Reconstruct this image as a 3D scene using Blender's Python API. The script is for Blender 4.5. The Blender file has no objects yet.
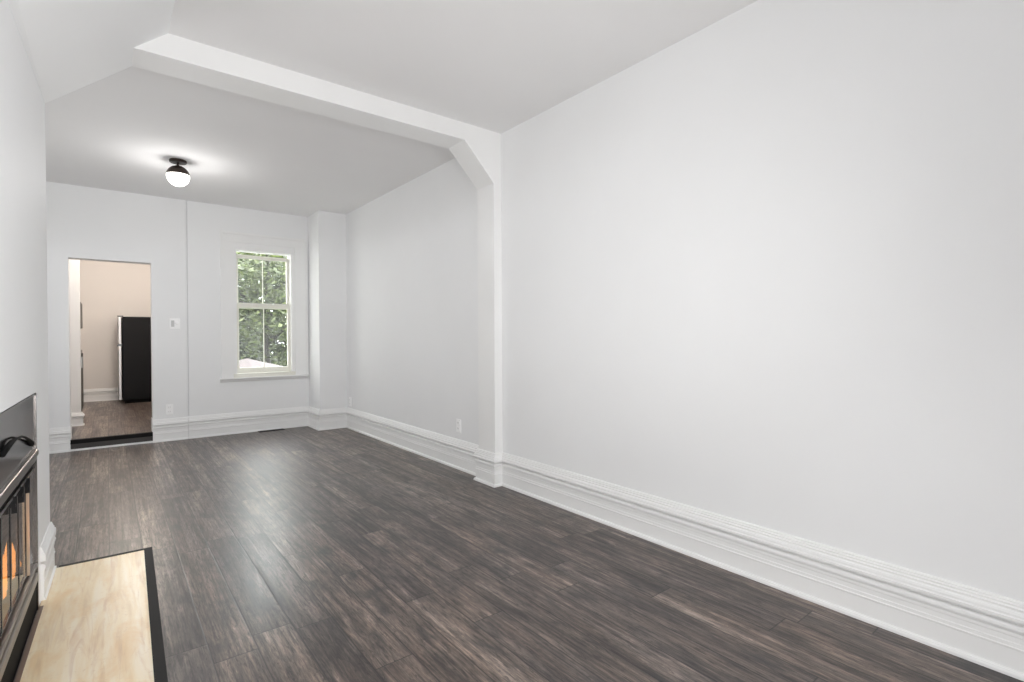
import bpy, bmesh, math, random
from mathutils import Vector, Matrix
random.seed(7)
C = bpy.context.scene.collection
sc = bpy.context.scene

# ---------------------------------------------------------------- camera
F_PX, YAW, PITCH, ROLL = 512.756, math.radians(38.2544), math.radians(-0.4973), math.radians(-0.2535)
cam = bpy.data.cameras.new('camera')
cam.sensor_width = 36.0
cam.lens = F_PX / 1024 * 36.0
cam.clip_start = 0.02
cam.clip_end = 300
co = bpy.data.objects.new('camera', cam)
C.objects.link(co)
fw = Vector((math.sin(YAW) * math.cos(PITCH), math.cos(YAW) * math.cos(PITCH), math.sin(PITCH)))
rt = Vector((math.cos(YAW), -math.sin(YAW), 0))
up = rt.cross(fw)
rt, up = rt * math.cos(ROLL) + up * math.sin(ROLL), -rt * math.sin(ROLL) + up * math.cos(ROLL)
M = Matrix((rt, up, -fw)).transposed().to_4x4()
M.translation = (0, 0, 1.2)
co.matrix_world = M
sc.camera = co

# ---------------------------------------------------------------- world, sun, daylight, exposure
w = bpy.data.worlds.new('sky')
sc.world = w
w.use_nodes = True
bg = w.node_tree.nodes['Background']
bg.inputs['Color'].default_value = (0.95, 0.975, 1.0, 1)
bg.inputs['Strength'].default_value = 21.0

def light(name, kind, loc, energy, color=(1, 1, 1), rot=None, **kw):
    l = bpy.data.lights.new(name, kind)
    l.energy = energy
    l.color = color
    for k, v in kw.items():
        setattr(l, k, v)
    o = bpy.data.objects.new(name, l)
    o.location = loc
    if rot:
        o.rotation_euler = rot
    C.objects.link(o)
    return o

light('sun', 'SUN', (-10, 10, 20), 5.0, (1, 0.96, 0.88), (0, math.radians(-42), 0), angle=0.02)
# camera_flash is assumed; the other spots are unseen fills added to even the brightness
def aim_spot(name, loc, az, el, size, energy):
    o = light(name, 'SPOT', loc, energy, (1.0, 1.0, 1.0), shadow_soft_size=0.22, spot_size=math.radians(size), spot_blend=1.0)
    a, e = math.radians(az), math.radians(el)
    o.rotation_euler = Vector((math.sin(a) * math.cos(e), math.cos(a) * math.cos(e), math.sin(e))).to_track_quat('-Z', 'Y').to_euler()
aim_spot('camera_flash', (0.10, -0.15, 1.75), 27, -6, 112, 83)
aim_spot('low_fill', (0.0, -0.3, 1.0), 35, -28, 125, 106)  # added fill for the floor, baseboards and lower walls
aim_spot('side_fill', (1.9, 0.2, 1.4), -42, 0, 80, 60)  # added fill aimed at the chimney wall side
aim_spot('ceiling_fill', (0.60, 0.90, 0.40), 10, 60, 150, 65)  # added upward fill that brightens the near ceiling
aim_spot('far_room_fill', (-1.6, 4.6, 0.6), 60, 50, 160, 62)  # added fill, hidden behind the chimney, for the far room
light('rear_fill', 'AREA', (0.75, -1.95, 0.9), 34, (1.0, 1.0, 1.0), (math.radians(122), 0, 0), shape='RECTANGLE', size=1.8, size_y=1.4)  # unseen area fill added behind the camera
# daylight: sampling portals at the back window and an added, unseen side opening
for nm, lc, rz, sx, sy in (('far_window_portal', (1.6, 7.38, 1.53), math.pi, 0.68, 1.56), ('added_window_portal', (-2.62, 5.0, 2.07), math.radians(-90), 1.2, 0.46)):
    o = light(nm, 'AREA', lc, 1, (1, 1, 1), (math.radians(90), 0, rz), shape='RECTANGLE', size=sx, size_y=sy)
    o.data.cycles.is_portal = True

sc.view_settings.view_transform = 'Standard'
sc.view_settings.look = 'None'
sc.view_settings.exposure = 0.03
sc.view_settings.gamma = 1.0
sc.view_settings.use_curve_mapping = False
try:
    sc.cycles.max_bounces = 14
    sc.cycles.diffuse_bounces = 9
    sc.cycles.transparent_max_bounces = 16
    sc.cycles.sample_clamp_indirect = 6
    sc.cycles.use_denoising = True
except Exception:
    pass

# ---------------------------------------------------------------- materials
def mat(name, color, rough=0.6, metal=0.0, spec=0.5, emit=None, estr=0.0, coat=0.0):
    m = bpy.data.materials.new(name)
    m.use_nodes = True
    b = m.node_tree.nodes['Principled BSDF']
    b.inputs['Base Color'].default_value = (*color, 1)
    b.inputs['Roughness'].default_value = rough
    b.inputs['Metallic'].default_value = metal
    b.inputs['Specular IOR Level'].default_value = spec
    b.inputs['Coat Weight'].default_value = coat
    if emit:
        b.inputs['Emission Color'].default_value = (*emit, 1)
        b.inputs['Emission Strength'].default_value = estr
    return m

class NT:
    def __init__(s, m):
        s.t = m.node_tree
        s.n = s.t.nodes
        s.b = s.n['Principled BSDF']
    def new(s, kind, **kw):
        n = s.n.new(kind)
        for k, v in kw.items():
            setattr(n, k, v)
        return n
    def link(s, a, b):
        s.t.links.new(a, b)
    def math(s, op, a, b=None, c=None):
        n = s.new('ShaderNodeMath', operation=op)
        for i, v in enumerate((a, b, c)):
            if v is None:
                continue
            if isinstance(v, (int, float)):
                n.inputs[i].default_value = v
            else:
                s.link(v, n.inputs[i])
        return n.outputs[0]
    def comb(s, x, y, z):
        n = s.new('ShaderNodeCombineXYZ')
        for i, v in enumerate((x, y, z)):
            if isinstance(v, (int, float)):
                n.inputs[i].default_value = v
            else:
                s.link(v, n.inputs[i])
        return n.outputs[0]
    def noise(s, vec, scale, detail=4, rough=0.55, dist=0.0):
        n = s.new('ShaderNodeTexNoise')
        s.link(vec, n.inputs['Vector'])
        n.inputs['Scale'].default_value = scale
        n.inputs['Detail'].default_value = detail
        n.inputs['Roughness'].default_value = rough
        n.inputs['Distortion'].default_value = dist
        return n.outputs['Fac']
    def ramp(s, fac, stops, mode='LINEAR'):
        n = s.new('ShaderNodeValToRGB')
        n.color_ramp.interpolation = mode
        e = n.color_ramp.elements
        while len(e) < len(stops):
            e.new(0.5)
        for el, (p, c) in zip(e, stops):
            el.position = p
            el.color = (*c, 1) if len(c) == 3 else c
        s.link(fac, n.inputs[0])
        return n.outputs[0]
    def mix(s, fac, a, b, mode='MIX'):
        n = s.new('ShaderNodeMix', data_type='RGBA', blend_type=mode)
        for sock, v in ((n.inputs[0], fac), (n.inputs[6], a), (n.inputs[7], b)):
            if isinstance(v, (int, float)):
                sock.default_value = v
            elif isinstance(v, tuple):
                sock.default_value = (*v, 1)
            else:
                s.link(v, sock)
        return n.outputs[2]
    def bump(s, h, strength, dist=0.002):
        n = s.new('ShaderNodeBump')
        n.inputs['Strength'].default_value = strength
        n.inputs['Distance'].default_value = dist
        s.link(h, n.inputs['Height'])
        s.link(n.outputs[0], s.b.inputs['Normal'])
        return n.outputs[0]
    def pos(s):
        return s.new('ShaderNodeTexCoord').outputs['Object']

def paint(name, color, rough, scale, strength, mottled=0.012):
    m = mat(name, color, rough)
    t = NT(m)
    p = t.pos()
    f = t.noise(p, 1.3, 3)
    lo = tuple(c * (1 - mottled) for c in color)
    hi = tuple(min(1, c * (1 + mottled)) for c in color)
    t.link(t.ramp(f, [(0.3, lo), (0.7, hi)]), t.b.inputs['Base Color'])
    t.bump(t.noise(p, scale, 4, 0.6), strength, 0.002)
    return m

M_WALL = paint('wall_paint', (0.84, 0.845, 0.85), 0.55, 120, 0.05)
M_TRIM = paint('trim_paint', (0.86, 0.86, 0.855), 0.32, 40, 0.03)
M_CEIL = paint('ceiling_stipple', (0.83, 0.825, 0.825), 0.9, 260, 0.7, 0.01)
M_KWALL = paint('kitchen_wall_paint', (0.78, 0.745, 0.715), 0.6, 120, 0.05)

def floor_material(name, W=0.15, X0=0.446, L=1.22, tint=1.0):
    m = mat(name, (0.07, 0.06, 0.055), 0.4)
    t = NT(m)
    p = t.pos()
    s = t.new('ShaderNodeSeparateXYZ')
    t.link(p, s.inputs[0])
    x, y = s.outputs[0], s.outputs[1]
    u = t.math('DIVIDE', t.math('SUBTRACT', x, X0 - 40 * W), W)
    row = t.math('FLOOR', u)
    fu = t.math('FRACT', u)
    wn = t.new('ShaderNodeTexWhiteNoise', noise_dimensions='1D')
    t.link(row, wn.inputs['W'])
    v = t.math('DIVIDE', t.math('ADD', y, t.math('MULTIPLY', wn.outputs['Value'], L)), L)
    v = t.math('ADD', v, 20.0)
    brd = t.math('FLOOR', v)
    fv = t.math('FRACT', v)
    wn2 = t.new('ShaderNodeTexWhiteNoise', noise_dimensions='2D')
    t.link(t.comb(row, brd, 0), wn2.inputs['Vector'])
    rnd = wn2.outputs['Value']
    wn3 = t.new('ShaderNodeTexWhiteNoise', noise_dimensions='2D')
    t.link(t.comb(brd, row, 0), wn3.inputs['Vector'])
    rnd2 = wn3.outputs['Value']
    off = t.math('MULTIPLY', rnd, 37.0)
    off2 = t.math('MULTIPLY', rnd2, 53.0)
    gv = t.comb(t.math('ADD', t.math('MULTIPLY', x, 1.0), off), t.math('ADD', t.math('MULTIPLY', y, 0.075), off2), off)
    big = t.noise(gv, 9, 7, 0.66, 1.1)
    fine = t.noise(t.comb(t.math('ADD', x, off), t.math('ADD', t.math('MULTIPLY', y, 0.022), off2), 0), 46, 8, 0.78, 0.25)
    kv = t.comb(t.math('ADD', x, off2), t.math('ADD', t.math('MULTIPLY', y, 0.45), off), 3.0)
    knot = t.noise(kv, 4.6, 4, 0.55, 1.2)
    wv = t.new('ShaderNodeTexWave', wave_type='BANDS', bands_direction='X', wave_profile='SAW')
    t.link(t.comb(t.math('ADD', x, off), t.math('ADD', t.math('MULTIPLY', y, 0.16), off2), 0), wv.inputs['Vector'])
    wv.inputs['Scale'].default_value = 9
    wv.inputs['Distortion'].default_value = 9
    wv.inputs['Detail'].default_value = 2.5
    wv.inputs['Detail Scale'].default_value = 1.3
    cath = wv.outputs['Fac']
    base = t.ramp(big, [(0.30, (0.036, 0.028, 0.026)), (0.42, (0.078, 0.060, 0.052)),
                        (0.56, (0.140, 0.114, 0.100)), (0.72, (0.245, 0.208, 0.186))])
    tone = t.ramp(rnd, [(0.0, (0.72, 0.71, 0.74)), (0.45, (0.97, 0.96, 0.96)), (1.0, (1.34, 1.31, 1.27))])
    c = t.mix(1.0, base, tone, 'MULTIPLY')
    c = t.mix(t.math('MULTIPLY', t.ramp(cath, [(0.0, (1, 1, 1)), (0.14, (0, 0, 0))]), 0.50), c, (0.022, 0.018, 0.018))
    fr = t.ramp(fine, [(0.36, (0.42, 0.40, 0.40)), (0.5, (1, 1, 1)), (0.64, (1.65, 1.60, 1.54))])
    c = t.mix(0.9, c, fr, 'MULTIPLY')
    smoke = t.noise(t.comb(t.math('ADD', x, off), t.math('ADD', t.math('MULTIPLY', y, 0.38), off2), 1.0), 8, 4, 0.6, 0.6)
    c = t.mix(0.8, c, t.ramp(smoke, [(0.36, (0.42, 0.43, 0.46)), (0.50, (1, 1, 1)), (0.66, (1.42, 1.39, 1.35))]), 'MULTIPLY')
    vfine = t.noise(t.comb(t.math('ADD', x, off), t.math('MULTIPLY', y, 0.09), 0), 85, 5, 0.8, 0.4)
    c = t.mix(0.8, c, t.ramp(vfine, [(0.38, (0.34, 0.33, 0.33)), (0.48, (1, 1, 1)), (0.62, (1.7, 1.64, 1.58))]), 'MULTIPLY')
    vo = t.new('ShaderNodeTexVoronoi')
    kd = t.noise(t.comb(x, y, off), 14, 2, 0.5)
    t.link(t.comb(t.math('ADD', t.math('ADD', x, off2), t.math('MULTIPLY', kd, 0.10)), t.math('ADD', t.math('MULTIPLY', y, 0.36), off), 7.0), vo.inputs['Vector'])
    vo.inputs['Scale'].default_value = 5.5
    kk = t.ramp(vo.outputs['Distance'], [(0.05, (1, 1, 1)), (0.20, (0, 0, 0))])
    c = t.mix(t.math('MULTIPLY', kk, 0.75), c, (0.020, 0.021, 0.023))
    kf = t.ramp(knot, [(0.58, (0, 0, 0)), (0.72, (1, 1, 1))])
    c = t.mix(t.math('MULTIPLY', kf, 0.65), c, (0.026, 0.026, 0.028))
    dash = t.noise(t.comb(t.math('ADD', x, off), t.math('ADD', t.math('MULTIPLY', y, 0.16), off2), 0), 70, 4, 0.7, 1.0)
    c = t.mix(1.0, c, t.ramp(dash, [(0.36, (0.40, 0.39, 0.39)), (0.45, (1, 1, 1)), (0.58, (1, 1, 1)), (0.70, (1.55, 1.52, 1.48))]), 'MULTIPLY')
    # seams
    e1 = t.math('MINIMUM', fu, t.math('SUBTRACT', 1.0, fu))
    e2 = t.math('MULTIPLY', t.math('MINIMUM', fv, t.math('SUBTRACT', 1.0, fv)), L / W)
    e = t.math('MINIMUM', e1, e2)
    seam = t.ramp(e, [(0.0, (0, 0, 0)), (0.030, (1, 1, 1))])
    c = t.mix(t.math('MULTIPLY', t.math('SUBTRACT', 1.0, seam), 0.95), c, (0.012, 0.010, 0.010))
    if tint != 1.0:
        c = t.mix(1.0, c, (tint, tint, tint), 'MULTIPLY')
    t.link(c, t.b.inputs['Base Color'])
    t.link(t.ramp(fine, [(0.3, (0.40, 0.40, 0.40)), (0.7, (0.27, 0.27, 0.27))]), t.b.inputs['Roughness'])
    t.b.inputs['Specular IOR Level'].default_value = 0.65
    h = t.math('ADD', t.math('MULTIPLY', fine, 0.45), t.math('MULTIPLY', seam, 0.7))
    h = t.math('ADD', h, t.math('MULTIPLY', cath, 0.15))
    t.bump(h, 0.45, 0.0012)
    return m

M_FLOOR = floor_material('dark_oak_plank', tint=0.93)
M_KFLOOR = floor_material('kitchen_plank', tint=1.1)

def onyx():
    m = mat('honey_onyx_tile', (0.75, 0.62, 0.42), 0.3)
    t = NT(m)
    p = t.pos()
    s = t.new('ShaderNodeSeparateXYZ')
    t.link(p, s.inputs[0])
    v = t.comb(s.outputs[0], t.math('MULTIPLY', s.outputs[1], 0.09), 0)
    a = t.noise(v, 15, 6, 0.6, 0.5)
    b = t.noise(t.comb(s.outputs[0], t.math('MULTIPLY', s.outputs[1], 0.4), 0), 8, 5, 0.6, 0.5)
    sp = t.noise(p, 55, 3, 0.7)
    ve = t.noise(v, 26, 4, 0.6, 0.8)
    c = t.ramp(a, [(0.30, (0.74, 0.57, 0.34)), (0.45, (0.88, 0.73, 0.49)), (0.58, (0.92, 0.81, 0.61)), (0.75, (0.93, 0.86, 0.73))])
    c = t.mix(t.math('MULTIPLY', t.ramp(b, [(0.50, (0, 0, 0)), (0.66, (1, 1, 1))]), 0.65), c, (0.80, 0.55, 0.27))
    c = t.mix(t.math('MULTIPLY', t.ramp(sp, [(0.60, (0, 0, 0)), (0.72, (1, 1, 1))]), 0.35), c, (0.62, 0.44, 0.26))
    c = t.mix(t.math('MULTIPLY', t.ramp(ve, [(0.52, (0, 0, 0)), (0.66, (1, 1, 1))]), 0.55), c, (0.66, 0.46, 0.28))
    t.link(c, t.b.inputs['Base Color'])
    return m
M_ONYX = onyx()
M_BLACKTRIM = mat('black_satin_edging', (0.016, 0.016, 0.016), 0.6, spec=0.2)
M_BLACK = mat('black_enamel', (0.012, 0.012, 0.013), 0.16, spec=0.6)
M_BLACKMATTE = mat('black_matte_steel', (0.006, 0.006, 0.006), 0.7, spec=0.1)
M_FIREBRICK = mat('firebox_lining', (0.09, 0.08, 0.07), 0.8)
M_DARKMETAL = mat('smoked_chrome', (0.22, 0.20, 0.19), 0.22, 1.0)
M_BRASS = mat('antique_brass', (0.62, 0.50, 0.38), 0.28, 1.0)
M_GUN = mat('gunmetal', (0.20, 0.185, 0.175), 0.34, 1.0)
M_LOG = mat('charred_log', (0.10, 0.055, 0.03), 0.9)
M_FLAME = mat('flame', (1, 0.5, 0.15), 0.9, emit=(1.0, 0.45, 0.13), estr=2.6)
M_BRONZE = mat('dark_bronze', (0.045, 0.032, 0.026), 0.38, 0.6)
M_OPAL = mat('lit_opal_glass', (0.95, 0.93, 0.9), 0.3, emit=(1.0, 0.95, 0.88), estr=3.0)
M_WARMOPAL = mat('lit_warm_opal_glass', (0.95, 0.9, 0.8), 0.3, emit=(1.0, 0.8, 0.6), estr=2.0)
M_PLATE = mat('white_plastic', (0.95, 0.95, 0.95), 0.3)
M_ROCKER = mat('grey_plastic', (0.58, 0.58, 0.58), 0.35)
M_SLOT = mat('socket_slot', (0.4, 0.4, 0.4), 0.6)
M_VENT = mat('vent_metal', (0.02, 0.018, 0.016), 0.5, 0.3)
M_FRIDGE = mat('black_fridge_enamel', (0.008, 0.008, 0.009), 0.5, spec=0.15)
M_STEEL = mat('brushed_steel', (0.62, 0.61, 0.60), 0.35, 0.9)
M_CAB = mat('kitchen_cabinet_grey', (0.06, 0.055, 0.05), 0.45)
M_SASH = mat('cream_sash_paint', (0.78, 0.77, 0.70), 0.4)
M_GRASS = mat('lawn', (0.012, 0.02, 0.006), 0.95)
M_BARK = mat('bark', (0.012, 0.010, 0.008), 0.95)
M_PARASOL = mat('pale_pink_canvas', (0.036, 0.027, 0.027), 0.9)
M_BRICKOUT = mat('outside_brick', (0.35, 0.16, 0.11), 0.9)

def leaf_mat(name, lo, hi):
    m = mat(name, lo, 0.5)
    t = NT(m)
    g = t.new('ShaderNodeNewGeometry')
    c = t.ramp(g.outputs['Random Per Island'], [(0.0, lo), (1.0, hi)])
    t.link(c, t.b.inputs['Base Color'])
    tr = t.new('ShaderNodeBsdfTranslucent')
    t.link(c, tr.inputs['Color'])
    mx = t.new('ShaderNodeMixShader')
    mx.inputs[0].default_value = 0.45
    t.link(t.b.outputs[0], mx.inputs[1])
    t.link(tr.outputs[0], mx.inputs[2])
    t.link(mx.outputs[0], t.n['Material Output'].inputs[0])
    return m
M_LEAF = leaf_mat('maple_leaf', (0.014, 0.024, 0.007), (0.085, 0.105, 0.036))
M_LEAF2 = leaf_mat('shrub_leaf', (0.008, 0.014, 0.004), (0.035, 0.046, 0.016))

def pane_mat(name, tint, ior, rough=0.01, haze=0.0):
    m = bpy.data.materials.new(name)
    m.use_nodes = True
    n, l = m.node_tree.nodes, m.node_tree.links
    n.remove(n['Principled BSDF'])
    tr = n.new('ShaderNodeBsdfTransparent')
    tr.inputs[0].default_value = (*tint, 1)
    gl = n.new('ShaderNodeBsdfGlossy')
    gl.inputs['Roughness'].default_value = rough
    fr = n.new('ShaderNodeFresnel')
    fr.inputs[0].default_value = ior
    mx = n.new('ShaderNodeMixShader')
    ge = n.new('ShaderNodeNewGeometry')         # the far face of a pane does not reflect a second time
    bf = n.new('ShaderNodeMath')
    bf.operation = 'SUBTRACT'
    bf.inputs[0].default_value = 1.0
    l.new(ge.outputs['Backfacing'], bf.inputs[1])
    ml = n.new('ShaderNodeMath')
    ml.operation = 'MULTIPLY'
    l.new(fr.outputs[0], ml.inputs[0])
    l.new(bf.outputs[0], ml.inputs[1])
    l.new(ml.outputs[0], mx.inputs[0])
    l.new(tr.outputs[0], mx.inputs[1])
    l.new(gl.outputs[0], mx.inputs[2])
    out = mx.outputs[0]
    if haze:
        df = n.new('ShaderNodeBsdfTranslucent')
        df.inputs[0].default_value = (0.9, 0.9, 0.9, 1)
        m2 = n.new('ShaderNodeMixShader')
        m2.inputs[0].default_value = haze
        l.new(out, m2.inputs[1])
        l.new(df.outputs[0], m2.inputs[2])
        out = m2.outputs[0]
    l.new(out, n['Material Output'].inputs[0])
    return m
M_GLASS = pane_mat('window_glass', (0.97, 0.98, 0.97), 1.45, 0.01, 0.012)
M_FIREGLASS = pane_mat('smoked_fire_glass', (0.72, 0.68, 0.62), 1.5, 0.02)

# ---------------------------------------------------------------- mesh helpers
def box(bm, x0, x1, y0, y1, z0, z1):
    vs = [bm.verts.new((x, y, z)) for z in (z0, z1) for y in (y0, y1) for x in (x0, x1)]
    for f in ((0, 2, 3, 1), (4, 5, 7, 6), (0, 1, 5, 4), (2, 6, 7, 3), (0, 4, 6, 2), (1, 3, 7, 5)):
        bm.faces.new([vs[i] for i in f])

def obj(name, bm, m, parent=None, smooth=False, tf=None, bevel=0):
    if isinstance(bm, (list, tuple)):
        b = bmesh.new()
        for q in bm:
            box(b, *q)
        bm = b
    if tf:
        for v in bm.verts:
            v.co = tf(v.co)
    bmesh.ops.recalc_face_normals(bm, faces=bm.faces)
    me = bpy.data.meshes.new(name)
    bm.to_mesh(me)
    bm.free()
    me.materials.append(m)
    if smooth:
        for p in me.polygons:
            p.use_smooth = True
    o = bpy.data.objects.new(name, me)
    C.objects.link(o)
    if bevel:
        b = o.modifiers.new('bevel', 'BEVEL')
        b.width = bevel
        b.segments = 2
        b.limit_method = 'ANGLE'
    if parent:
        o.parent = parent
        o.matrix_parent_inverse = Matrix.Translation(parent.location).inverted()
    return o

def thing(name, label, cat, loc=(0, 0, 0), group=None):
    o = bpy.data.objects.new(name, None)
    o.location = loc
    o.empty_display_size = 0.05
    C.objects.link(o)
    o['label'] = label
    o['category'] = cat
    if group:
        o['group'] = group
    return o

def tag(o, label, cat, group=None):
    o['label'] = label
    o['category'] = cat
    if group:
        o['group'] = group
    return o

def struct(name, bm, m, **kw):
    o = obj(name, bm, m, **kw)
    o['kind'] = 'structure'
    return o

def prism(poly, a0, a1, axis='y'):
    """poly in the plane normal to axis, extruded from a0 to a1"""
    bm = bmesh.new()
    def pt(p, a):
        return {'y': (p[0], a, p[1]), 'x': (a, p[0], p[1]), 'z': (p[0], p[1], a)}[axis]
    A = [bm.verts.new(pt(p, a0)) for p in poly]
    B = [bm.verts.new(pt(p, a1)) for p in poly]
    bm.faces.new(A)
    bm.faces.new(B)
    n = len(poly)
    for i in range(n):
        bm.faces.new((A[i], A[(i + 1) % n], B[(i + 1) % n], B[i]))
    return bm

def sweep(path, prof, z0=0.0):
    """profile (offset to the left of the walking direction, z) along a 2-D path with mitred corners"""
    bm = bmesh.new()
    rings = []
    n = len(path)
    P = [Vector(p) for p in path]
    for i in range(n):
        d0 = (P[i] - P[i - 1]).normalized() if i else None
        d1 = (P[i + 1] - P[i]).normalized() if i < n - 1 else None
        d0 = d0 or d1
        d1 = d1 or d0
        n0, n1 = Vector((-d0.y, d0.x)), Vector((-d1.y, d1.x))
        m = (n0 + n1)
        m = m / (1 + n0.dot(n1))
        rings.append([bm.verts.new((P[i].x + m.x * o, P[i].y + m.y * o, z + z0)) for o, z in prof])
    k = len(prof)
    for a, b in zip(rings, rings[1:]):
        for j in range(k):
            bm.faces.new((a[j], a[(j + 1) % k], b[(j + 1) % k], b[j]))
    bm.faces.new(rings[0])
    bm.faces.new(rings[-1])
    return bm

def tube(bm, pts, r, seg=8, taper=None):
    rings = []
    P = [Vector(p) for p in pts]
    for i, p in enumerate(P):
        d = (P[min(i + 1, len(P) - 1)] - P[max(i - 1, 0)]).normalized()
        a = d.orthogonal().normalized() if i == 0 else (rings_a - d * rings_a.dot(d)).normalized()
        rings_a = a
        b = d.cross(a)
        rr = r if taper is None else taper[i]
        rings.append([bm.verts.new(p + (a * math.cos(t) + b * math.sin(t)) * rr) for t in [2 * math.pi * k / seg for k in range(seg)]])
    for A, B in zip(rings, rings[1:]):
        for k in range(seg):
            bm.faces.new((A[k], A[(k + 1) % seg], B[(k + 1) % seg], B[k]))
    bm.faces.new(rings[0])
    bm.faces.new(rings[-1])

def lathe(bm, prof, c, seg=32):
    """prof: (r, z) list top to bottom, centred at c"""
    rings = []
    for r, z in prof:
        if r < 1e-6:
            rings.append([bm.verts.new((c[0], c[1], c[2] + z))])
        else:
            rings.append([bm.verts.new((c[0] + r * math.cos(t), c[1] + r * math.sin(t), c[2] + z)) for t in [2 * math.pi * k / seg for k in range(seg)]])
    for A, B in zip(rings, rings[1:]):
        for k in range(seg):
            k2 = (k + 1) % seg
            if len(A) == 1 and len(B) == 1:
                continue
            if len(A) == 1:
                bm.faces.new((A[0], B[k], B[k2]))
            elif len(B) == 1:
                bm.faces.new((A[k], A[k2], B[0]))
            else:
                bm.faces.new((A[k], A[k2], B[k2], B[k]))
    if len(rings[0]) > 1:
        bm.faces.new(rings[0])
    if len(rings[-1]) > 1:
        bm.faces.new(rings[-1])

# ---------------------------------------------------------------- the room
XR, XP, YA1, YA2, YB, HC = 2.507, 2.43, 3.31, 3.54, 7.19, 2.836
XF, YFR, XLB = -0.241, -2.2, -2.4
WT = 0.17                       # back wall thickness
TH = math.radians(1.4)

def rot(v):                      # the chimney wall is turned 1.4 degrees about its far corner
    x, y = v.x - XF, v.y - YA2
    return Vector((XF + x * math.cos(TH) + y * math.sin(TH), YA2 - x * math.sin(TH) + y * math.cos(TH), v.z))

struct('floor', [(XLB, XR, YFR, YB + 0.02, -0.12, 0.0)], M_FLOOR)
struct('ceiling', [(XLB, XR, YFR, YB + WT, HC, HC + 0.12)], M_CEIL)
struct('wall_right', [(XR, XR + 0.2, YFR - 0.2, YB + WT, -0.12, HC + 0.12)], M_WALL)
# back wall: doorway and window openings, hairline joint between the two boards
DX0, DX1, DZ = -0.322, 0.400, 2.062
WX0, WX1, WZ0, WZ1 = 1.262, 1.938, 0.745, 2.305
SX = 0.742
back = [
    (XLB - 0.2, DX0, YB, YB + WT, -0.12, HC), (DX0, DX1, YB, YB + WT, DZ, HC), (DX1, SX, YB, YB + WT, -0.12, HC),
    (SX, SX + 0.012, YB + 0.022, YB + WT, -0.12, HC),
    (SX + 0.012, WX0, YB, YB + WT, -0.12, HC), (WX0, WX1, YB, YB + WT, -0.12, WZ0), (WX0, WX1, YB, YB + WT, WZ1, HC),
    (WX1, XR, YB, YB + WT, -0.12, HC)]
struct('wall_back', back, M_WALL)
struct('wall_corner', [(2.147, XR, 6.738, YB, 0, HC)], M_WALL)
struct('wall_left', [(XLB - 0.2, XLB, YA2, 4.4, -0.12, HC + 0.12), (XLB - 0.2, XLB, 5.6, YB, -0.12, HC + 0.12),
                     (XLB - 0.2, XLB, 4.4, 5.6, -0.12, 1.84), (XLB - 0.2, XLB, 4.4, 5.6, 2.3, HC + 0.12)], M_WALL)
struct('added_window', [(XLB - 0.12, XLB - 0.06, 4.4, 4.46, 1.84, 2.3), (XLB - 0.12, XLB - 0.06, 5.54, 5.6, 1.84, 2.3),
                    (XLB - 0.12, XLB - 0.06, 4.46, 5.54, 1.84, 1.90), (XLB - 0.12, XLB - 0.06, 4.46, 5.54, 2.24, 2.3),
                    (XLB - 0.12, XLB - 0.06, 4.975, 5.025, 1.90, 2.24)], M_TRIM)  # unseen window, added to let daylight into the far room
struct('wall_front', [(XLB, XR, YFR - 0.2, YFR, 0, HC + 0.12)], M_WALL)
# chimney wall (opening for the fireplace), turned slightly
FY0, FY1, FZ1 = 1.80, 3.085, 0.963
struct('wall_fireplace', [(XLB, XF, -2.4, FY0, -0.1, 2.45), (XLB, XF, FY1, YA2, -0.1, 2.45), (XLB, XF, FY0, FY1, FZ1, 2.45),
                          (XLB, XF - 0.5, FY0, FY1, -0.1, FZ1)], M_WALL, tf=rot)
# sloping bulkhead above the chimney wall
struct('wall_soffit', prism([(0.270, HC), (-0.241, 2.402), (-0.36, 2.34), (XLB, 2.34), (XLB, HC)], YFR, YA2), M_WALL)
# arch: beam with a chamfered corner and pilaster
struct('wall_arch', prism([(XR, 0), (XP, 0), (XP, 2.423), (2.156, 2.707), (0.05, 2.707), (0.05, HC), (XR, HC)], YA1, YA2), M_TRIM)

H_END = 1.30
PROF = [(0, .264), (.006, .264), (.010, .259), (.010, .254), (.014, .250), (.014, .243), (.019, .239), (.019, .231), (.024, .227),
        (.027, .220), (.027, .212), (.031, .208), (.031, .198), (.028, .193), (.002, .193), (.002, .181), (.018, .180), (.024, .174), (.025, .165), (.022, .157), (.019, .152),
        (.019, .140), (.0165, .137), (.0165, .118), (.0185, .115), (.0185, .102), (.021, .100), (.021, .095), (.018, .092),
        (.018, .022), (.027, .019), (.031, .010), (.031, 0), (0, 0)]
struct('baseboard_right', sweep([(XR, YFR), (XR, YA1), (XP, YA1), (XP, YA2), (XR, YA2), (XR, 6.738), (2.147, 6.738), (2.147, YB),
                                 (SX + 0.003, YB)], PROF), M_TRIM)
struct('baseboard_back', sweep([(SX - 0.001, YB), (DX1 - 0.002, YB)], [(o + (0.004 if o else 0), z * 0.985) for o, z in PROF]), M_TRIM)
struct('baseboard_left', sweep([(DX0 + 0.002, YB), (XLB, YB), (XLB, YA2)], PROF), M_TRIM)
struct('baseboard_fireplace', sweep([(XLB + 0.05, YA2), (XF, YA2), (XF, 3.145)], [(min(o, 0.026) * 0.8, z * 0.97) for o, z in PROF][::-1]),
       M_TRIM, tf=rot)

struct('baseboard_left_front', sweep([(XF, H_END), (XF, YFR + 0.1)], [(min(o, 0.026) * 0.8, z * 0.97) for o, z in PROF][::-1]),
       M_TRIM, tf=rot)
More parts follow.
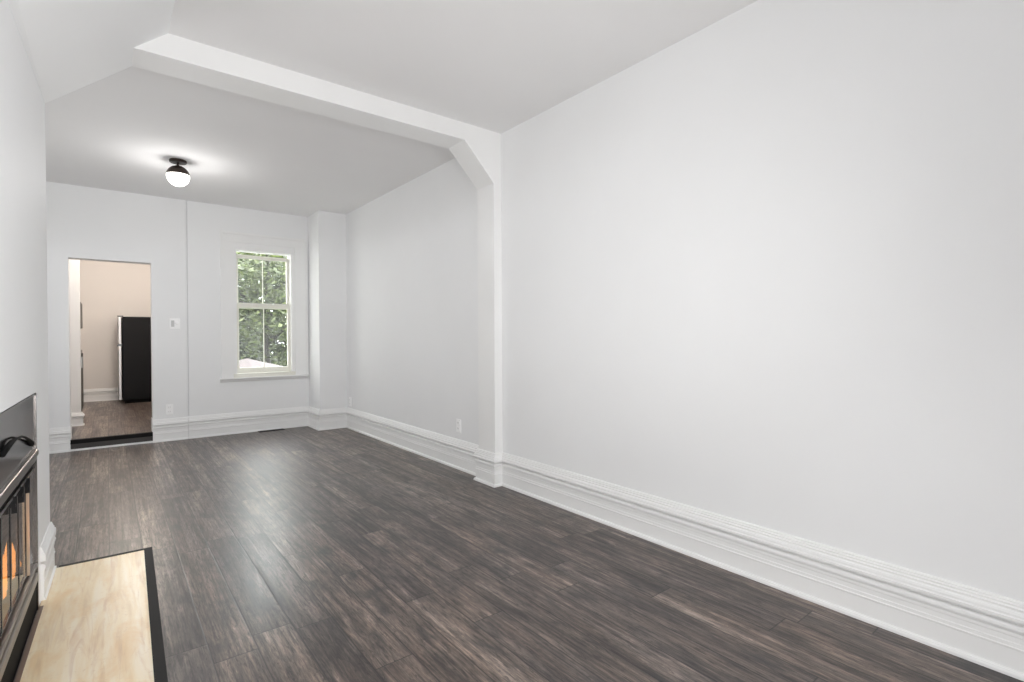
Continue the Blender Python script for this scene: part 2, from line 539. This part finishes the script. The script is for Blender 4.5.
# doorway threshold and step
struct('trim_1', [(DX0, DX1, YB - 0.016, YB + 0.002, 0, 0.020)], M_TRIM)                      # white strip on the floor
struct('trim_2', [(DX0, DX1, YB - 0.004, YB + WT, 0.0, 0.075)], mat('dark_oak_riser', (0.05, 0.045, 0.042), 0.5))
struct('trim_3', [(DX0, DX1, YB - 0.018, YB + 0.03, 0.075, 0.119)], mat('stair_nosing', (0.006, 0.005, 0.005), 0.5, spec=0.15))
struct('trim_4', [(DX0 - 0.002, DX0 + 0.008, YB - 0.004, YB + WT, 0.12, 0.27), (DX1 - 0.008, DX1 + 0.002, YB - 0.004, YB + WT, 0.12, 0.27)], M_TRIM)

# ---------------------------------------------------------------- window at the back
T = 0.018
win = struct('window_1', [                       # casing boards around the opening
    (1.125, WX0 - 0.03, YB - T, YB, 0.702, 2.395), (WX1 + 0.03, 2.105, YB - T, YB, 0.702, 2.395),
    (1.125, 2.105, YB - T, YB, 2.3955, 2.492),
    (WX0 - 0.029, WX1 + 0.029, YB - T * 0.6, YB, 2.3055, 2.395),
    (WX0 - 0.029, WX0, YB - T * 0.6, YB, 0.75, 2.305), (WX1, WX1 + 0.029, YB - T * 0.6, YB, 0.75, 2.305),
    (1.095, 1.1245, YB - T - 0.010, YB, 0.702, 2.520), (2.1055, 2.132, YB - T - 0.010, YB, 0.702, 2.520),
    (1.125, 2.105, YB - T - 0.010, YB, 2.4925, 2.520),
    (WX0, WX0 + 0.012, YB, YB + WT, WZ0, WZ1), (WX1 - 0.012, WX1, YB, YB + WT, WZ0, WZ1)], M_TRIM)
obj('window_sill', prism([(YB - 0.055, 0.700), (YB - 0.055, 0.688), (YB - 0.035, 0.672), (YB - 0.022, 0.655), (YB, 0.648), (YB, 0.700),
                          ], 1.080, 2.143, 'x'), M_TRIM, win)
obj('window_stool', [(WX0 - 0.03, WX1 + 0.03, YB - 0.022, YB + WT, 0.700, 0.748)], M_SASH, win)
S0, S1 = WX0 + 0.012, WX1 - 0.012
def sash(name, y0, y1, z0, z1, zb, zt):
    o = obj(name, [(S0, S0 + 0.035, y0, y1, z0, z1), (S1 - 0.035, S1, y0, y1, z0, z1), (S0 + 0.035, S1 - 0.035, y0, y1, z0, zb),
                   (S0 + 0.035, S1 - 0.035, y0, y1, zt, z1)], M_SASH, win)
    xm, ym = (S0 + S1) / 2, (y0 + y1) / 2
    obj('muntin', [(xm - 0.004, xm + 0.004, ym - 0.008, ym + 0.008, zb, zt)], M_SASH, o)
    obj('window_pane', [(S0 + 0.034, S1 - 0.034, ym - 0.002, ym + 0.002, zb - 0.001, zt + 0.001)], M_GLASS, o)
    return o
sash('upper_sash', YB + 0.095, YB + 0.125, 1.575, 2.262, 1.625, 2.215)
sash('lower_sash', YB + 0.055, YB + 0.085, 0.750, 1.645, 0.815, 1.590)

# ---------------------------------------------------------------- kitchen beyond the doorway
KZ, KY1, KX0, KX1, KH = 0.12, 11.34, -1.8, 1.18, 2.85
KY0 = YB + WT
struct('floor_kitchen', [(KX0, KX1, KY0, KY1, -0.1, KZ), (DX0, DX1, YB + 0.03, KY0, 0.075, KZ)], M_KFLOOR)
struct('ceiling_kitchen', [(KX0, KX1, KY0, KY1, KH, KH + 0.1)], M_CEIL)
struct('wall_kitchen_back', [(KX0, KX1, KY1, KY1 + 0.15, -0.1, KH + 0.1)], M_KWALL)
struct('wall_kitchen_right', [(KX1 - 0.12, KX1, KY0, KY1, -0.1, KH + 0.1)], M_KWALL)
struct('wall_kitchen_left', [(KX0 - 0.12, KX0, KY0, KY1 + 0.15, -0.1, KH + 0.1)], M_KWALL)
struct('wall_kitchen_stub', [(KX0, -0.268, 8.30, 8.42, KZ, KH)], M_TRIM)
struct('baseboard_kitchen', sweep([(KX1 - 0.12, KY1), (KX0, KY1)], [(o, z * 0.82) for o, z in PROF], KZ), M_TRIM)
struct('baseboard_stub', sweep([(-0.268, 8.42), (-0.268, 8.30), (KX0, 8.30)], [(o, z * 0.6) for o, z in PROF][::-1], KZ), M_TRIM)

fr = thing('refrigerator', 'black refrigerator with pale steel doors seen side-on in the kitchen doorway', 'refrigerator', (0.5, 10.9, KZ))
obj('body', [(0.190, 0.86, 10.63, 11.26, KZ + 0.055, 1.558)], M_FRIDGE, fr, bevel=0.008)
obj('base_grille', [(0.215, 0.85, 10.65, 11.25, KZ, KZ + 0.055)], M_BLACKMATTE, fr)
fd = obj('door', [(0.135, 0.178, 10.635, 11.255, 1.098, 1.558)], M_STEEL, fr, bevel=0.008)
lf = obj('door', [(0.135, 0.178, 10.635, 11.255, KZ + 0.06, 1.080)], M_STEEL, fr, bevel=0.008)
obj('handle', [(0.126, 0.136, 10.64, 11.20, 1.062, 1.078)], M_BLACK, lf)
obj('hinge', [(0.125, 0.188, 10.622, 10.66, 1.079, 1.099)], M_BLACK, fr)
obj('hinge', [(0.125, 0.205, 10.622, 10.67, 1.558, 1.572)], M_BLACK, fr)

kc = thing('base_cabinet', 'grey kitchen base cabinet edge just beyond the white wall stub', 'cabinet', (-0.6, 9.4, KZ))
obj('body', [(-0.88, -0.302, 9.02, 9.75, KZ + 0.09, 1.0)], M_CAB, kc)
obj('plinth', [(-0.86, -0.330, 9.03, 9.74, KZ, KZ + 0.09)], M_BLACKMATTE, kc)
kd = obj('door', [(-0.302, -0.284, 9.03, 9.74, KZ + 0.10, 0.99)], M_CAB, kc, bevel=0.002)
obj('handle', [(-0.284, -0.274, 9.10, 9.115, 0.80, 0.95)], M_STEEL, kd)
obj('countertop', [(-0.90, -0.292, 9.0, 9.76, 1.0, 1.035)], M_BLACK, kc)
wc = thing('wall_cabinet', 'dark kitchen wall cabinet edge above the base cabinet', 'cabinet', (-0.5, 9.4, 1.35))
obj('body', [(-0.88, -0.300, 9.03, 9.70, 1.34, 1.70)], M_CAB, wc)
obj('door', [(-0.300, -0.284, 9.035, 9.695, 1.345, 1.695)], M_CAB, wc, bevel=0.002)

# ---------------------------------------------------------------- ceiling lights
def globe_light(loc, label, mglass, power, color, r=0.0925):
    x, y, z = loc
    t = thing('ceiling_light', label, 'ceiling light', loc)
    bm = bmesh.new()
    lathe(bm, [(0.066, 0), (0.070, -0.004), (0.070, -0.018), (0.064, -0.024), (0, -0.024)], loc)
    obj('canopy', bm, M_BRONZE, t, smooth=False)
    bm = bmesh.new()
    lathe(bm, [(0.010, -0.022), (0.010, -0.052), (0.016, -0.056)], loc, 16)
    obj('stem', bm, M_BRONZE, t)
    cz = -0.052 - r
    bm = bmesh.new()
    pr = [((r + 0.002) * math.sin(a), cz + (r + 0.002) * math.cos(a)) for a in [math.radians(k) for k in range(0, 85, 6)]]
    pr[0] = (0.0, cz + r + 0.002)
    pr += [(r - 0.002, pr[-1][1]), (0.0, cz + 0.02)]
    lathe(bm, pr, loc)
    obj('cap', bm, M_BRONZE, t, smooth=False)
    bm = bmesh.new()
    pr = [(r * math.sin(a), cz + r * math.cos(a)) for a in [math.radians(k) for k in range(84, 181, 6)]]
    pr[-1] = (0.0, cz - r)
    lathe(bm, pr, loc)
    obj('globe', bm, mglass, t, smooth=True)
    return t
globe_light((0.523, 5.62, HC), 'small opal globe ceiling light with dark bronze cap, glowing, on the far room ceiling', M_OPAL, 0, None)
globe_light((0.3, 9.3, KH), 'warm opal globe ceiling light in the middle of the kitchen ceiling', M_WARMOPAL, 0, None)
globe_light((0.2, 7.95, KH), 'added, unseen warm opal globe light just beyond the doorway', M_WARMOPAL, 0, None)  # fixture added for the passage fill
light('far_room_bulb', 'POINT', (0.523, 5.62, HC - 0.34), 7.7, (1.0, 0.985, 0.97), shadow_soft_size=0.09)
light('passage_fill', 'POINT', (0.2, 7.95, KH - 0.34), 20, (1.0, 0.93, 0.86), shadow_soft_size=0.09)  # unseen light added to brighten the wall stub
light('kitchen_bulb', 'POINT', (0.3, 9.3, KH - 0.34), 56, (1.0, 0.90, 0.80), shadow_soft_size=0.09)

# ---------------------------------------------------------------- plates and vent
sp = thing('light_switch', 'white double switch plate with rocker and round dimmer, right of the doorway', 'light switch', (0.62, YB, 1.37))
obj('plate', [(0.568, 0.672, YB - 0.006, YB, 1.308, 1.430)], M_PLATE, sp, bevel=0.003)
obj('rocker', [(0.584, 0.616, YB - 0.009, YB - 0.004, 1.332, 1.406)], M_ROCKER, sp)
bm = bmesh.new()
lathe(bm, [(0.0, 0.010), (0.014, 0.010), (0.017, 0.0), (0.0, 0.0)], (0, 0, 0), 20)
for v in bm.verts:
    v.co = Vector((0.644 + v.co.x, YB - 0.006 - v.co.z, 1.375 + v.co.y))
obj('dimmer_knob', bm, M_PLATE, sp, smooth=False)

def outlet_y(x, z, y, label):      # on the back wall
    t = thing('wall_outlet', label, 'outlet', (x, y, z))
    obj('plate', [(x - 0.036, x + 0.036, y - 0.006, y, z - 0.06, z + 0.06)], M_PLATE, t, bevel=0.003)
    for dz in (-0.026, 0.026):
        s = obj('socket', [(x - 0.017, x + 0.017, y - 0.008, y - 0.004, z + dz - 0.018, z + dz + 0.018)], M_PLATE, t, bevel=0.002)
        obj('slot', [(x - 0.009, x - 0.006, y - 0.0085, y - 0.007, z + dz - 0.006, z + dz + 0.008),
                     (x + 0.006, x + 0.009, y - 0.0085, y - 0.007, z + dz - 0.006, z + dz + 0.008)], M_SLOT, s)

def outlet_x(x, yy, z, label):      # on the right wall
    t = thing('wall_outlet', label, 'outlet', (x, yy, z))
    obj('plate', [(x - 0.007, x, yy - 0.037, yy + 0.037, z - 0.06, z + 0.06)], M_PLATE, t, bevel=0.003)
    for dz in (-0.026, 0.026):
        s = obj('socket', [(x - 0.010, x - 0.004, yy - 0.017, yy + 0.017, z + dz - 0.018, z + dz + 0.018)], M_PLATE, t, bevel=0.002)
        obj('slot', [(x - 0.0108, x - 0.009, yy - 0.009, yy - 0.006, z + dz - 0.006, z + dz + 0.008),
                     (x - 0.0108, x - 0.009, yy + 0.006, yy + 0.009, z + dz - 0.006, z + dz + 0.008)], M_SLOT, s)
outlet_y(0.560, 0.365, YB, 'white outlet low on the back wall between doorway and window')
outlet_x(XR, 3.965, 0.390, 'white outlet on the right wall just beyond the arch pilaster')
outlet_x(XR, 6.62, 0.350, 'white outlet on the right wall tucked beside the far corner column')

vt = thing('floor_vent', 'dark metal floor vent against the back baseboard under the window', 'vent', (1.65, 7.11, 0))
obj('frame', [(1.495, 1.80, 7.070, 7.076, 0, 0.006), (1.495, 1.80, 7.142, 7.148, 0, 0.006), (1.495, 1.503, 7.076, 7.142, 0, 0.006),
              (1.792, 1.80, 7.076, 7.142, 0, 0.006)], M_VENT, vt)
obj('grille', [(1.503 + i * 0.0145, 1.503 + i * 0.0145 + 0.006, 7.076, 7.142, 0.0005, 0.005) for i in range(20)], M_VENT, vt)
obj('duct_cover', [(1.503, 1.792, 7.076, 7.142, 0.0002, 0.001)], M_BLACKMATTE, vt)

# ---------------------------------------------------------------- hearth and fireplace (turned with the chimney wall)
hx1 = 0.152
he = thing('hearth', 'honey onyx tile hearth with black edging in front of the fireplace', 'hearth', (0, 2.6, 0))
TB = Vector((0, 0, 0))
H0, H1 = 1.35, 3.548
obj('tile_slab', [(XF + 0.004, 0.150, H0, H1, 0, 0.010)], M_ONYX, he, tf=rot)
obj('edging', [(0.150, 0.188, H0 - 0.03, H1 + 0.022, 0, 0.012), (XF + 0.03, 0.150, H1, H1 + 0.022, 0, 0.012),
               (XF + 0.03, 0.150, H0 - 0.03, H0, 0, 0.012)], M_BLACKTRIM, he, tf=rot)
obj('back_strip', [(XF + 0.004, XF + 0.018, H0, FY1 - 0.01, 0.010, 0.014)], mat('brown_strip', (0.16, 0.10, 0.07), 0.5), he, tf=rot)

fp = thing('fireplace', 'black and smoked glass fireplace insert with lit fire, set in the white chimney wall', 'fireplace', (-0.3, 2.45, 0.0))
def fpart(name, boxes, m, parent=fp, bevel=0):
    return obj(name, boxes, m, parent, tf=rot, bevel=bevel)
Y0, Y1 = FY0 + 0.003, FY1 - 0.003
X_ = XF
fpart('frame', [(X_ - 0.03, X_ + 0.002, Y0, Y0 + 0.025, 0.0, 0.960), (X_ - 0.03, X_ + 0.002, Y1 - 0.012, Y1, 0.0, 0.960),
                (X_ - 0.03, X_ + 0.002, Y0, Y1, 0.952, 0.960)], M_DARKMETAL)
fpart('top_panel', [(X_ - 0.012, X_ - 0.002, Y0 + 0.025, Y1 - 0.012, 0.735, 0.952)], M_BLACK)
fpart('hood', [(X_ - 0.05, X_ + 0.010, Y0 + 0.025, Y1 - 0.02, 0.690, 0.715), (X_ - 0.05, X_ + 0.004, Y0 + 0.025, Y1 - 0.02, 0.668, 0.690)], M_GUN, bevel=0.004)
fpart('hood_lip', [(X_ - 0.05, X_ - 0.004, Y0 + 0.025, Y1 - 0.014, 0.715, 0.735)], M_BLACK)
fpart('louvre', [(X_ - 0.05, X_ - 0.010, Y0 + 0.03, Y1 - 0.03, 0.640, 0.660)], M_BLACKMATTE)
fpart('louvre', [(X_ - 0.05, X_ - 0.006, Y0 + 0.03, Y1 - 0.03, 0.625, 0.636)], M_GUN)
# curved pull on the top panel
bm = bmesh.new()
pts = [(X_ + 0.003, 2.30, 0.826), (X_ + 0.006, 2.34, 0.840), (X_ + 0.010, 2.42, 0.850), (X_ + 0.012, 2.50, 0.849), (X_ + 0.012, 2.60, 0.840),
       (X_ + 0.011, 2.70, 0.821), (X_ + 0.008, 2.80, 0.796), (X_ + 0.004, 2.90, 0.768), (X_ + 0.002, 2.94, 0.757)]
tube(bm, pts, 0.008, 8, [0.008, 0.010, 0.008, 0.004, 0.004, 0.004, 0.006, 0.010, 0.009])
obj('pull_handle', bm, M_BLACKMATTE, fp, smooth=True, tf=rot)
# firebox
fpart('firebox', [(X_ - 0.48, X_ - 0.47, Y0, Y1, 0.0, 0.70), (X_ - 0.47, X_ - 0.05, Y0, Y0 + 0.01, 0.0, 0.70),
                  (X_ - 0.47, X_ - 0.05, Y1 - 0.01, Y1, 0.0, 0.70), (X_ - 0.47, X_ - 0.03, Y0, Y1, 0.10, 0.12),
                  (X_ - 0.47, X_ - 0.05, Y0, Y1, 0.70, 0.72)], M_FIREBRICK)
# bifold glass doors
GZ0, GZ1 = 0.222, 0.622
edges = [Y0 + 0.03, 2.02, 2.20, 2.375, 2.545, 2.715, 2.885]
for a, b in zip(edges, edges[1:]):
    d = fpart('glass_door', [(X_ - 0.022, X_ - 0.012, a + 0.001, a + 0.009, GZ0, GZ1), (X_ - 0.022, X_ - 0.012, b - 0.009, b - 0.001, GZ0, GZ1),
                             (X_ - 0.022, X_ - 0.012, a + 0.009, b - 0.009, GZ1 - 0.010, GZ1),
                             (X_ - 0.022, X_ - 0.012, a + 0.009, b - 0.009, GZ0, GZ0 + 0.010)], M_BLACK)
    fpart('glass_pane', [(X_ - 0.018, X_ - 0.014, a + 0.009, b - 0.009, GZ0 + 0.010, GZ1 - 0.010)], M_FIREGLASS, d)
fpart('door_stile', [(X_ - 0.022, X_ - 0.004, edges[-1] + 0.006, edges[-1] + 0.015, GZ0, GZ1 + 0.01)], M_BRASS)
fpart('door_stile', [(X_ - 0.022, X_ - 0.008, edges[-1] + 0.020, Y1 - 0.014, GZ0 - 0.03, GZ1 + 0.01)], M_BLACK)
fpart('door_track', [(X_ - 0.03, X_ + 0.002, Y0 + 0.03, Y1 - 0.016, 0.196, 0.212)], M_GUN, bevel=0.003)
fpart('door_track', [(X_ - 0.03, X_ - 0.006, Y0 + 0.03, Y1 - 0.016, 0.172, 0.190)], M_BRASS, bevel=0.003)
fpart('bottom_panel', [(X_ - 0.03, X_ + 0.002, Y0 + 0.025, Y1 - 0.012, 0.130, 0.170)], M_GUN, bevel=0.004)
fpart('toe_kick', [(X_ - 0.03, X_ - 0.004, Y0 + 0.025, Y1 - 0.012, 0.0, 0.130)], M_BLACKMATTE)
for yy in (2.82, 2.67, 2.52):
    fpart('hinge_bracket', [(X_ - 0.010, X_ + 0.004, yy, yy + 0.045, 0.600, 0.612), (X_ - 0.010, X_ + 0.006, yy + 0.018, yy + 0.026, 0.575, 0.635)], M_BLACK)
# logs and fire
def flame(bm, x, y, z, h, r):
    prof = [(0.0, h)] + [(r * math.sin(math.pi * (1 - k / 8) ** 0.6) * (0.25 + 0.75 * k / 8) + 0.002, h * (1 - k / 8)) for k in range(1, 8)] + [(0.0, 0.0)]
    b0 = len(bm.verts)
    lathe(bm, prof, (x, y, z), 10)
    bm.verts.ensure_lookup_table()
    for v in bm.verts[b0:]:
        t = (v.co.z - z) / h
        v.co.y += 0.02 * math.sin(t * 5 + y * 40) * t
for i, (yy, zz, ln) in enumerate(((1.95, 0.17, 0.95), (2.05, 0.215, 0.8))):
    bm = bmesh.new()
    tube(bm, [(X_ - 0.10 - 0.04 * i + 0.01 * math.sin(k), yy + ln * k / 7, zz + 0.008 * math.sin(k * 2.1)) for k in range(8)], 0.035, 10,
         [0.03 + 0.008 * math.sin(k * 1.7 + i) for k in range(8)])
    obj('log', bm, M_LOG, fp, smooth=True, tf=rot)
for yy, h, dx in ((2.02, .14, .09), (2.12, .19, .11), (2.24, .22, .08), (2.36, .19, .05), (2.43, .25, .045), (2.50, .20, .05), (2.57, .16, .043), (2.64, .21, .045),
                  (2.70, .24, .045), (2.76, .13, .045), (2.83, .19, .045), (2.88, .12, .042)):
    bm = bmesh.new()
    flame(bm, X_ - dx, yy, 0.26, h * 0.72, 0.016)
    obj('flame', bm, M_FLAME, fp, smooth=True, tf=rot)
light('fire_glow', 'POINT', (X_ - 0.15, 2.5, 0.33), 1.0, (1.0, 0.5, 0.2), shadow_soft_size=0.06)

# ---------------------------------------------------------------- garden seen through the window
GZ = -1.4
struct('ground', [(-60, 60, -50, 70, GZ - 0.2, GZ)], M_GRASS)

def leaves(n, centres, size, seed, shape=(1, 1, 1)):
    rnd = random.Random(seed)
    verts, faces = [], []
    for i in range(n):
        cx, cy, cz, r = rnd.choice(centres)
        while True:
            d = Vector((rnd.uniform(-1, 1), rnd.uniform(-1, 1), rnd.uniform(-1, 1)))
            if d.length <= 1:
                break
        p = Vector((cx, cy, cz)) + Vector((d.x * r * shape[0], d.y * r * shape[1], d.z * r * shape[2]))
        s = size * rnd.uniform(0.6, 1.3)
        a = Vector((rnd.uniform(-1, 1), rnd.uniform(-1, 1), rnd.uniform(-0.7, 0.7))).normalized()
        b = a.cross(Vector((rnd.uniform(-0.6, 0.6), rnd.uniform(-0.6, 0.6), 1))).normalized()
        nn = a.cross(b) * 0.18 * s
        k = len(verts)
        verts += [p - a * s, p + b * s * 0.55 + nn, p + a * s, p - b * s * 0.55 + nn]
        faces += [(k, k + 1, k + 2), (k, k + 2, k + 3)]
    me = bpy.data.meshes.new('foliage')
    me.from_pydata([tuple(v) for v in verts], [], faces)
    return me

def tree(x, y, h, tr, cr, nleaf, label, seed, lm=M_LEAF, size=0.09, low=1.2, group=None, name='tree'):
    rnd = random.Random(seed)
    t = thing(name, label, 'tree' if name == 'tree' else 'shrub', (x, y, GZ), group)
    bm = bmesh.new()
    pts = [(x + 0.05 * math.sin(k * 1.3), y + 0.05 * math.cos(k), GZ - 0.05 + h * 0.8 * k / 6) for k in range(7)]
    tube(bm, pts, tr, 12, [tr * (1.25 if k == 0 else 1 - 0.1 * k) for k in range(7)])
    cents = []
    for k in range(14):
        a = rnd.uniform(0, 6.28)
        z0 = GZ + low + (h - low) * rnd.uniform(0.05, 0.7)
        ln = cr * rnd.uniform(0.5, 1.0)
        e = Vector((x + ln * math.cos(a), y + ln * math.sin(a), z0 + ln * 0.45))
        s = Vector((x, y, z0))
        m = (s + e) / 2 + Vector((0, 0, 0.1))
        tube(bm, [s, m, e], 0.03, 6, [tr * 0.35, tr * 0.25, tr * 0.1])
        cents.append((e.x, e.y, e.z, cr * 0.45))
        cents.append((m.x, m.y, m.z, cr * 0.42))
    cents += [(x, y, GZ + h * 0.9, cr * 0.6), (x, y, GZ + h * 0.7, cr * 0.6)]
    obj('trunk', bm, M_BARK, t, smooth=True)
    me = leaves(nleaf, cents, size, seed)
    me.materials.append(lm)
    f = bpy.data.objects.new('foliage', me)
    C.objects.link(f)
    f.parent = t
    f.matrix_parent_inverse = Matrix.Translation(t.location).inverted()
    f['kind'] = 'stuff'
    return t
tree(2.95, 13.0, 5.6, 0.10, 1.9, 9000, 'leafy tree whose dark trunk stands mid-window in the garden', 3, size=0.075, low=0.8)
tree(-0.1, 17.8, 6.4, 0.14, 2.3, 14000, 'bright leafy tree filling the left side of the window view', 5, size=0.09, low=0.6)
tree(6.2, 17.0, 6.4, 0.14, 2.3, 14000, 'bright leafy tree filling the right side of the window view', 8, size=0.09, low=0.6)
tree(3.2, 21.8, 7.4, 0.2, 2.6, 22000, 'darker tree standing behind the others in the window view', 11, M_LEAF2, 0.12, 0.3)
tree(-3.4, 22.5, 7.6, 0.2, 2.6, 5000, 'dark tree far left beyond the garden', 12, M_LEAF2, 0.14, 0.5)
tree(10.6, 23.0, 7.6, 0.2, 2.6, 5000, 'dark tree far right beyond the garden', 13, M_LEAF2, 0.14, 0.5)

hg = thing('hedge', 'tall dark hedge closing the garden behind the trees', 'hedge', (3.5, 27.5, GZ))
for k in range(9):
    bm = bmesh.new()
    tube(bm, [(-3 + k * 1.6, 27.5, GZ - 0.05), (-3 + k * 1.6 + 0.1, 27.5, GZ + 2.4)], 0.05, 6)
    obj('stem', bm, M_BARK, hg)
me = leaves(26000, [(-4 + k * 0.8, 27.5, GZ + zz, 0.8) for k in range(20) for zz in (0.6, 1.5, 2.4, 3.1)], 0.15, 77)
me.materials.append(M_LEAF2)
f = bpy.data.objects.new('foliage', me)
C.objects.link(f)
f.parent = hg
f.matrix_parent_inverse = Matrix.Translation(hg.location).inverted()
f['kind'] = 'stuff'

pa = thing('patio_parasol', 'pale pink parasol top low in the garden window view', 'parasol', (1.90, 9.9, GZ))
bm = bmesh.new()
tube(bm, [(1.90, 9.9, GZ), (1.90, 9.9, 0.82)], 0.025, 10)
obj('pole', bm, M_SASH, pa)
bm = bmesh.new()
for dz in (0.0,):
    lathe(bm, [(0.0, 0.84), (1.2, 0.52), (1.2, 0.42), (1.185, 0.42), (1.185, 0.51), (0.0, 0.825)], (1.90, 9.9, 0), 8)
obj('canopy', bm, M_PARASOL, pa)
obj('base', [(1.65, 2.15, 9.65, 10.15, GZ, GZ + 0.08)], M_BLACKMATTE, pa)
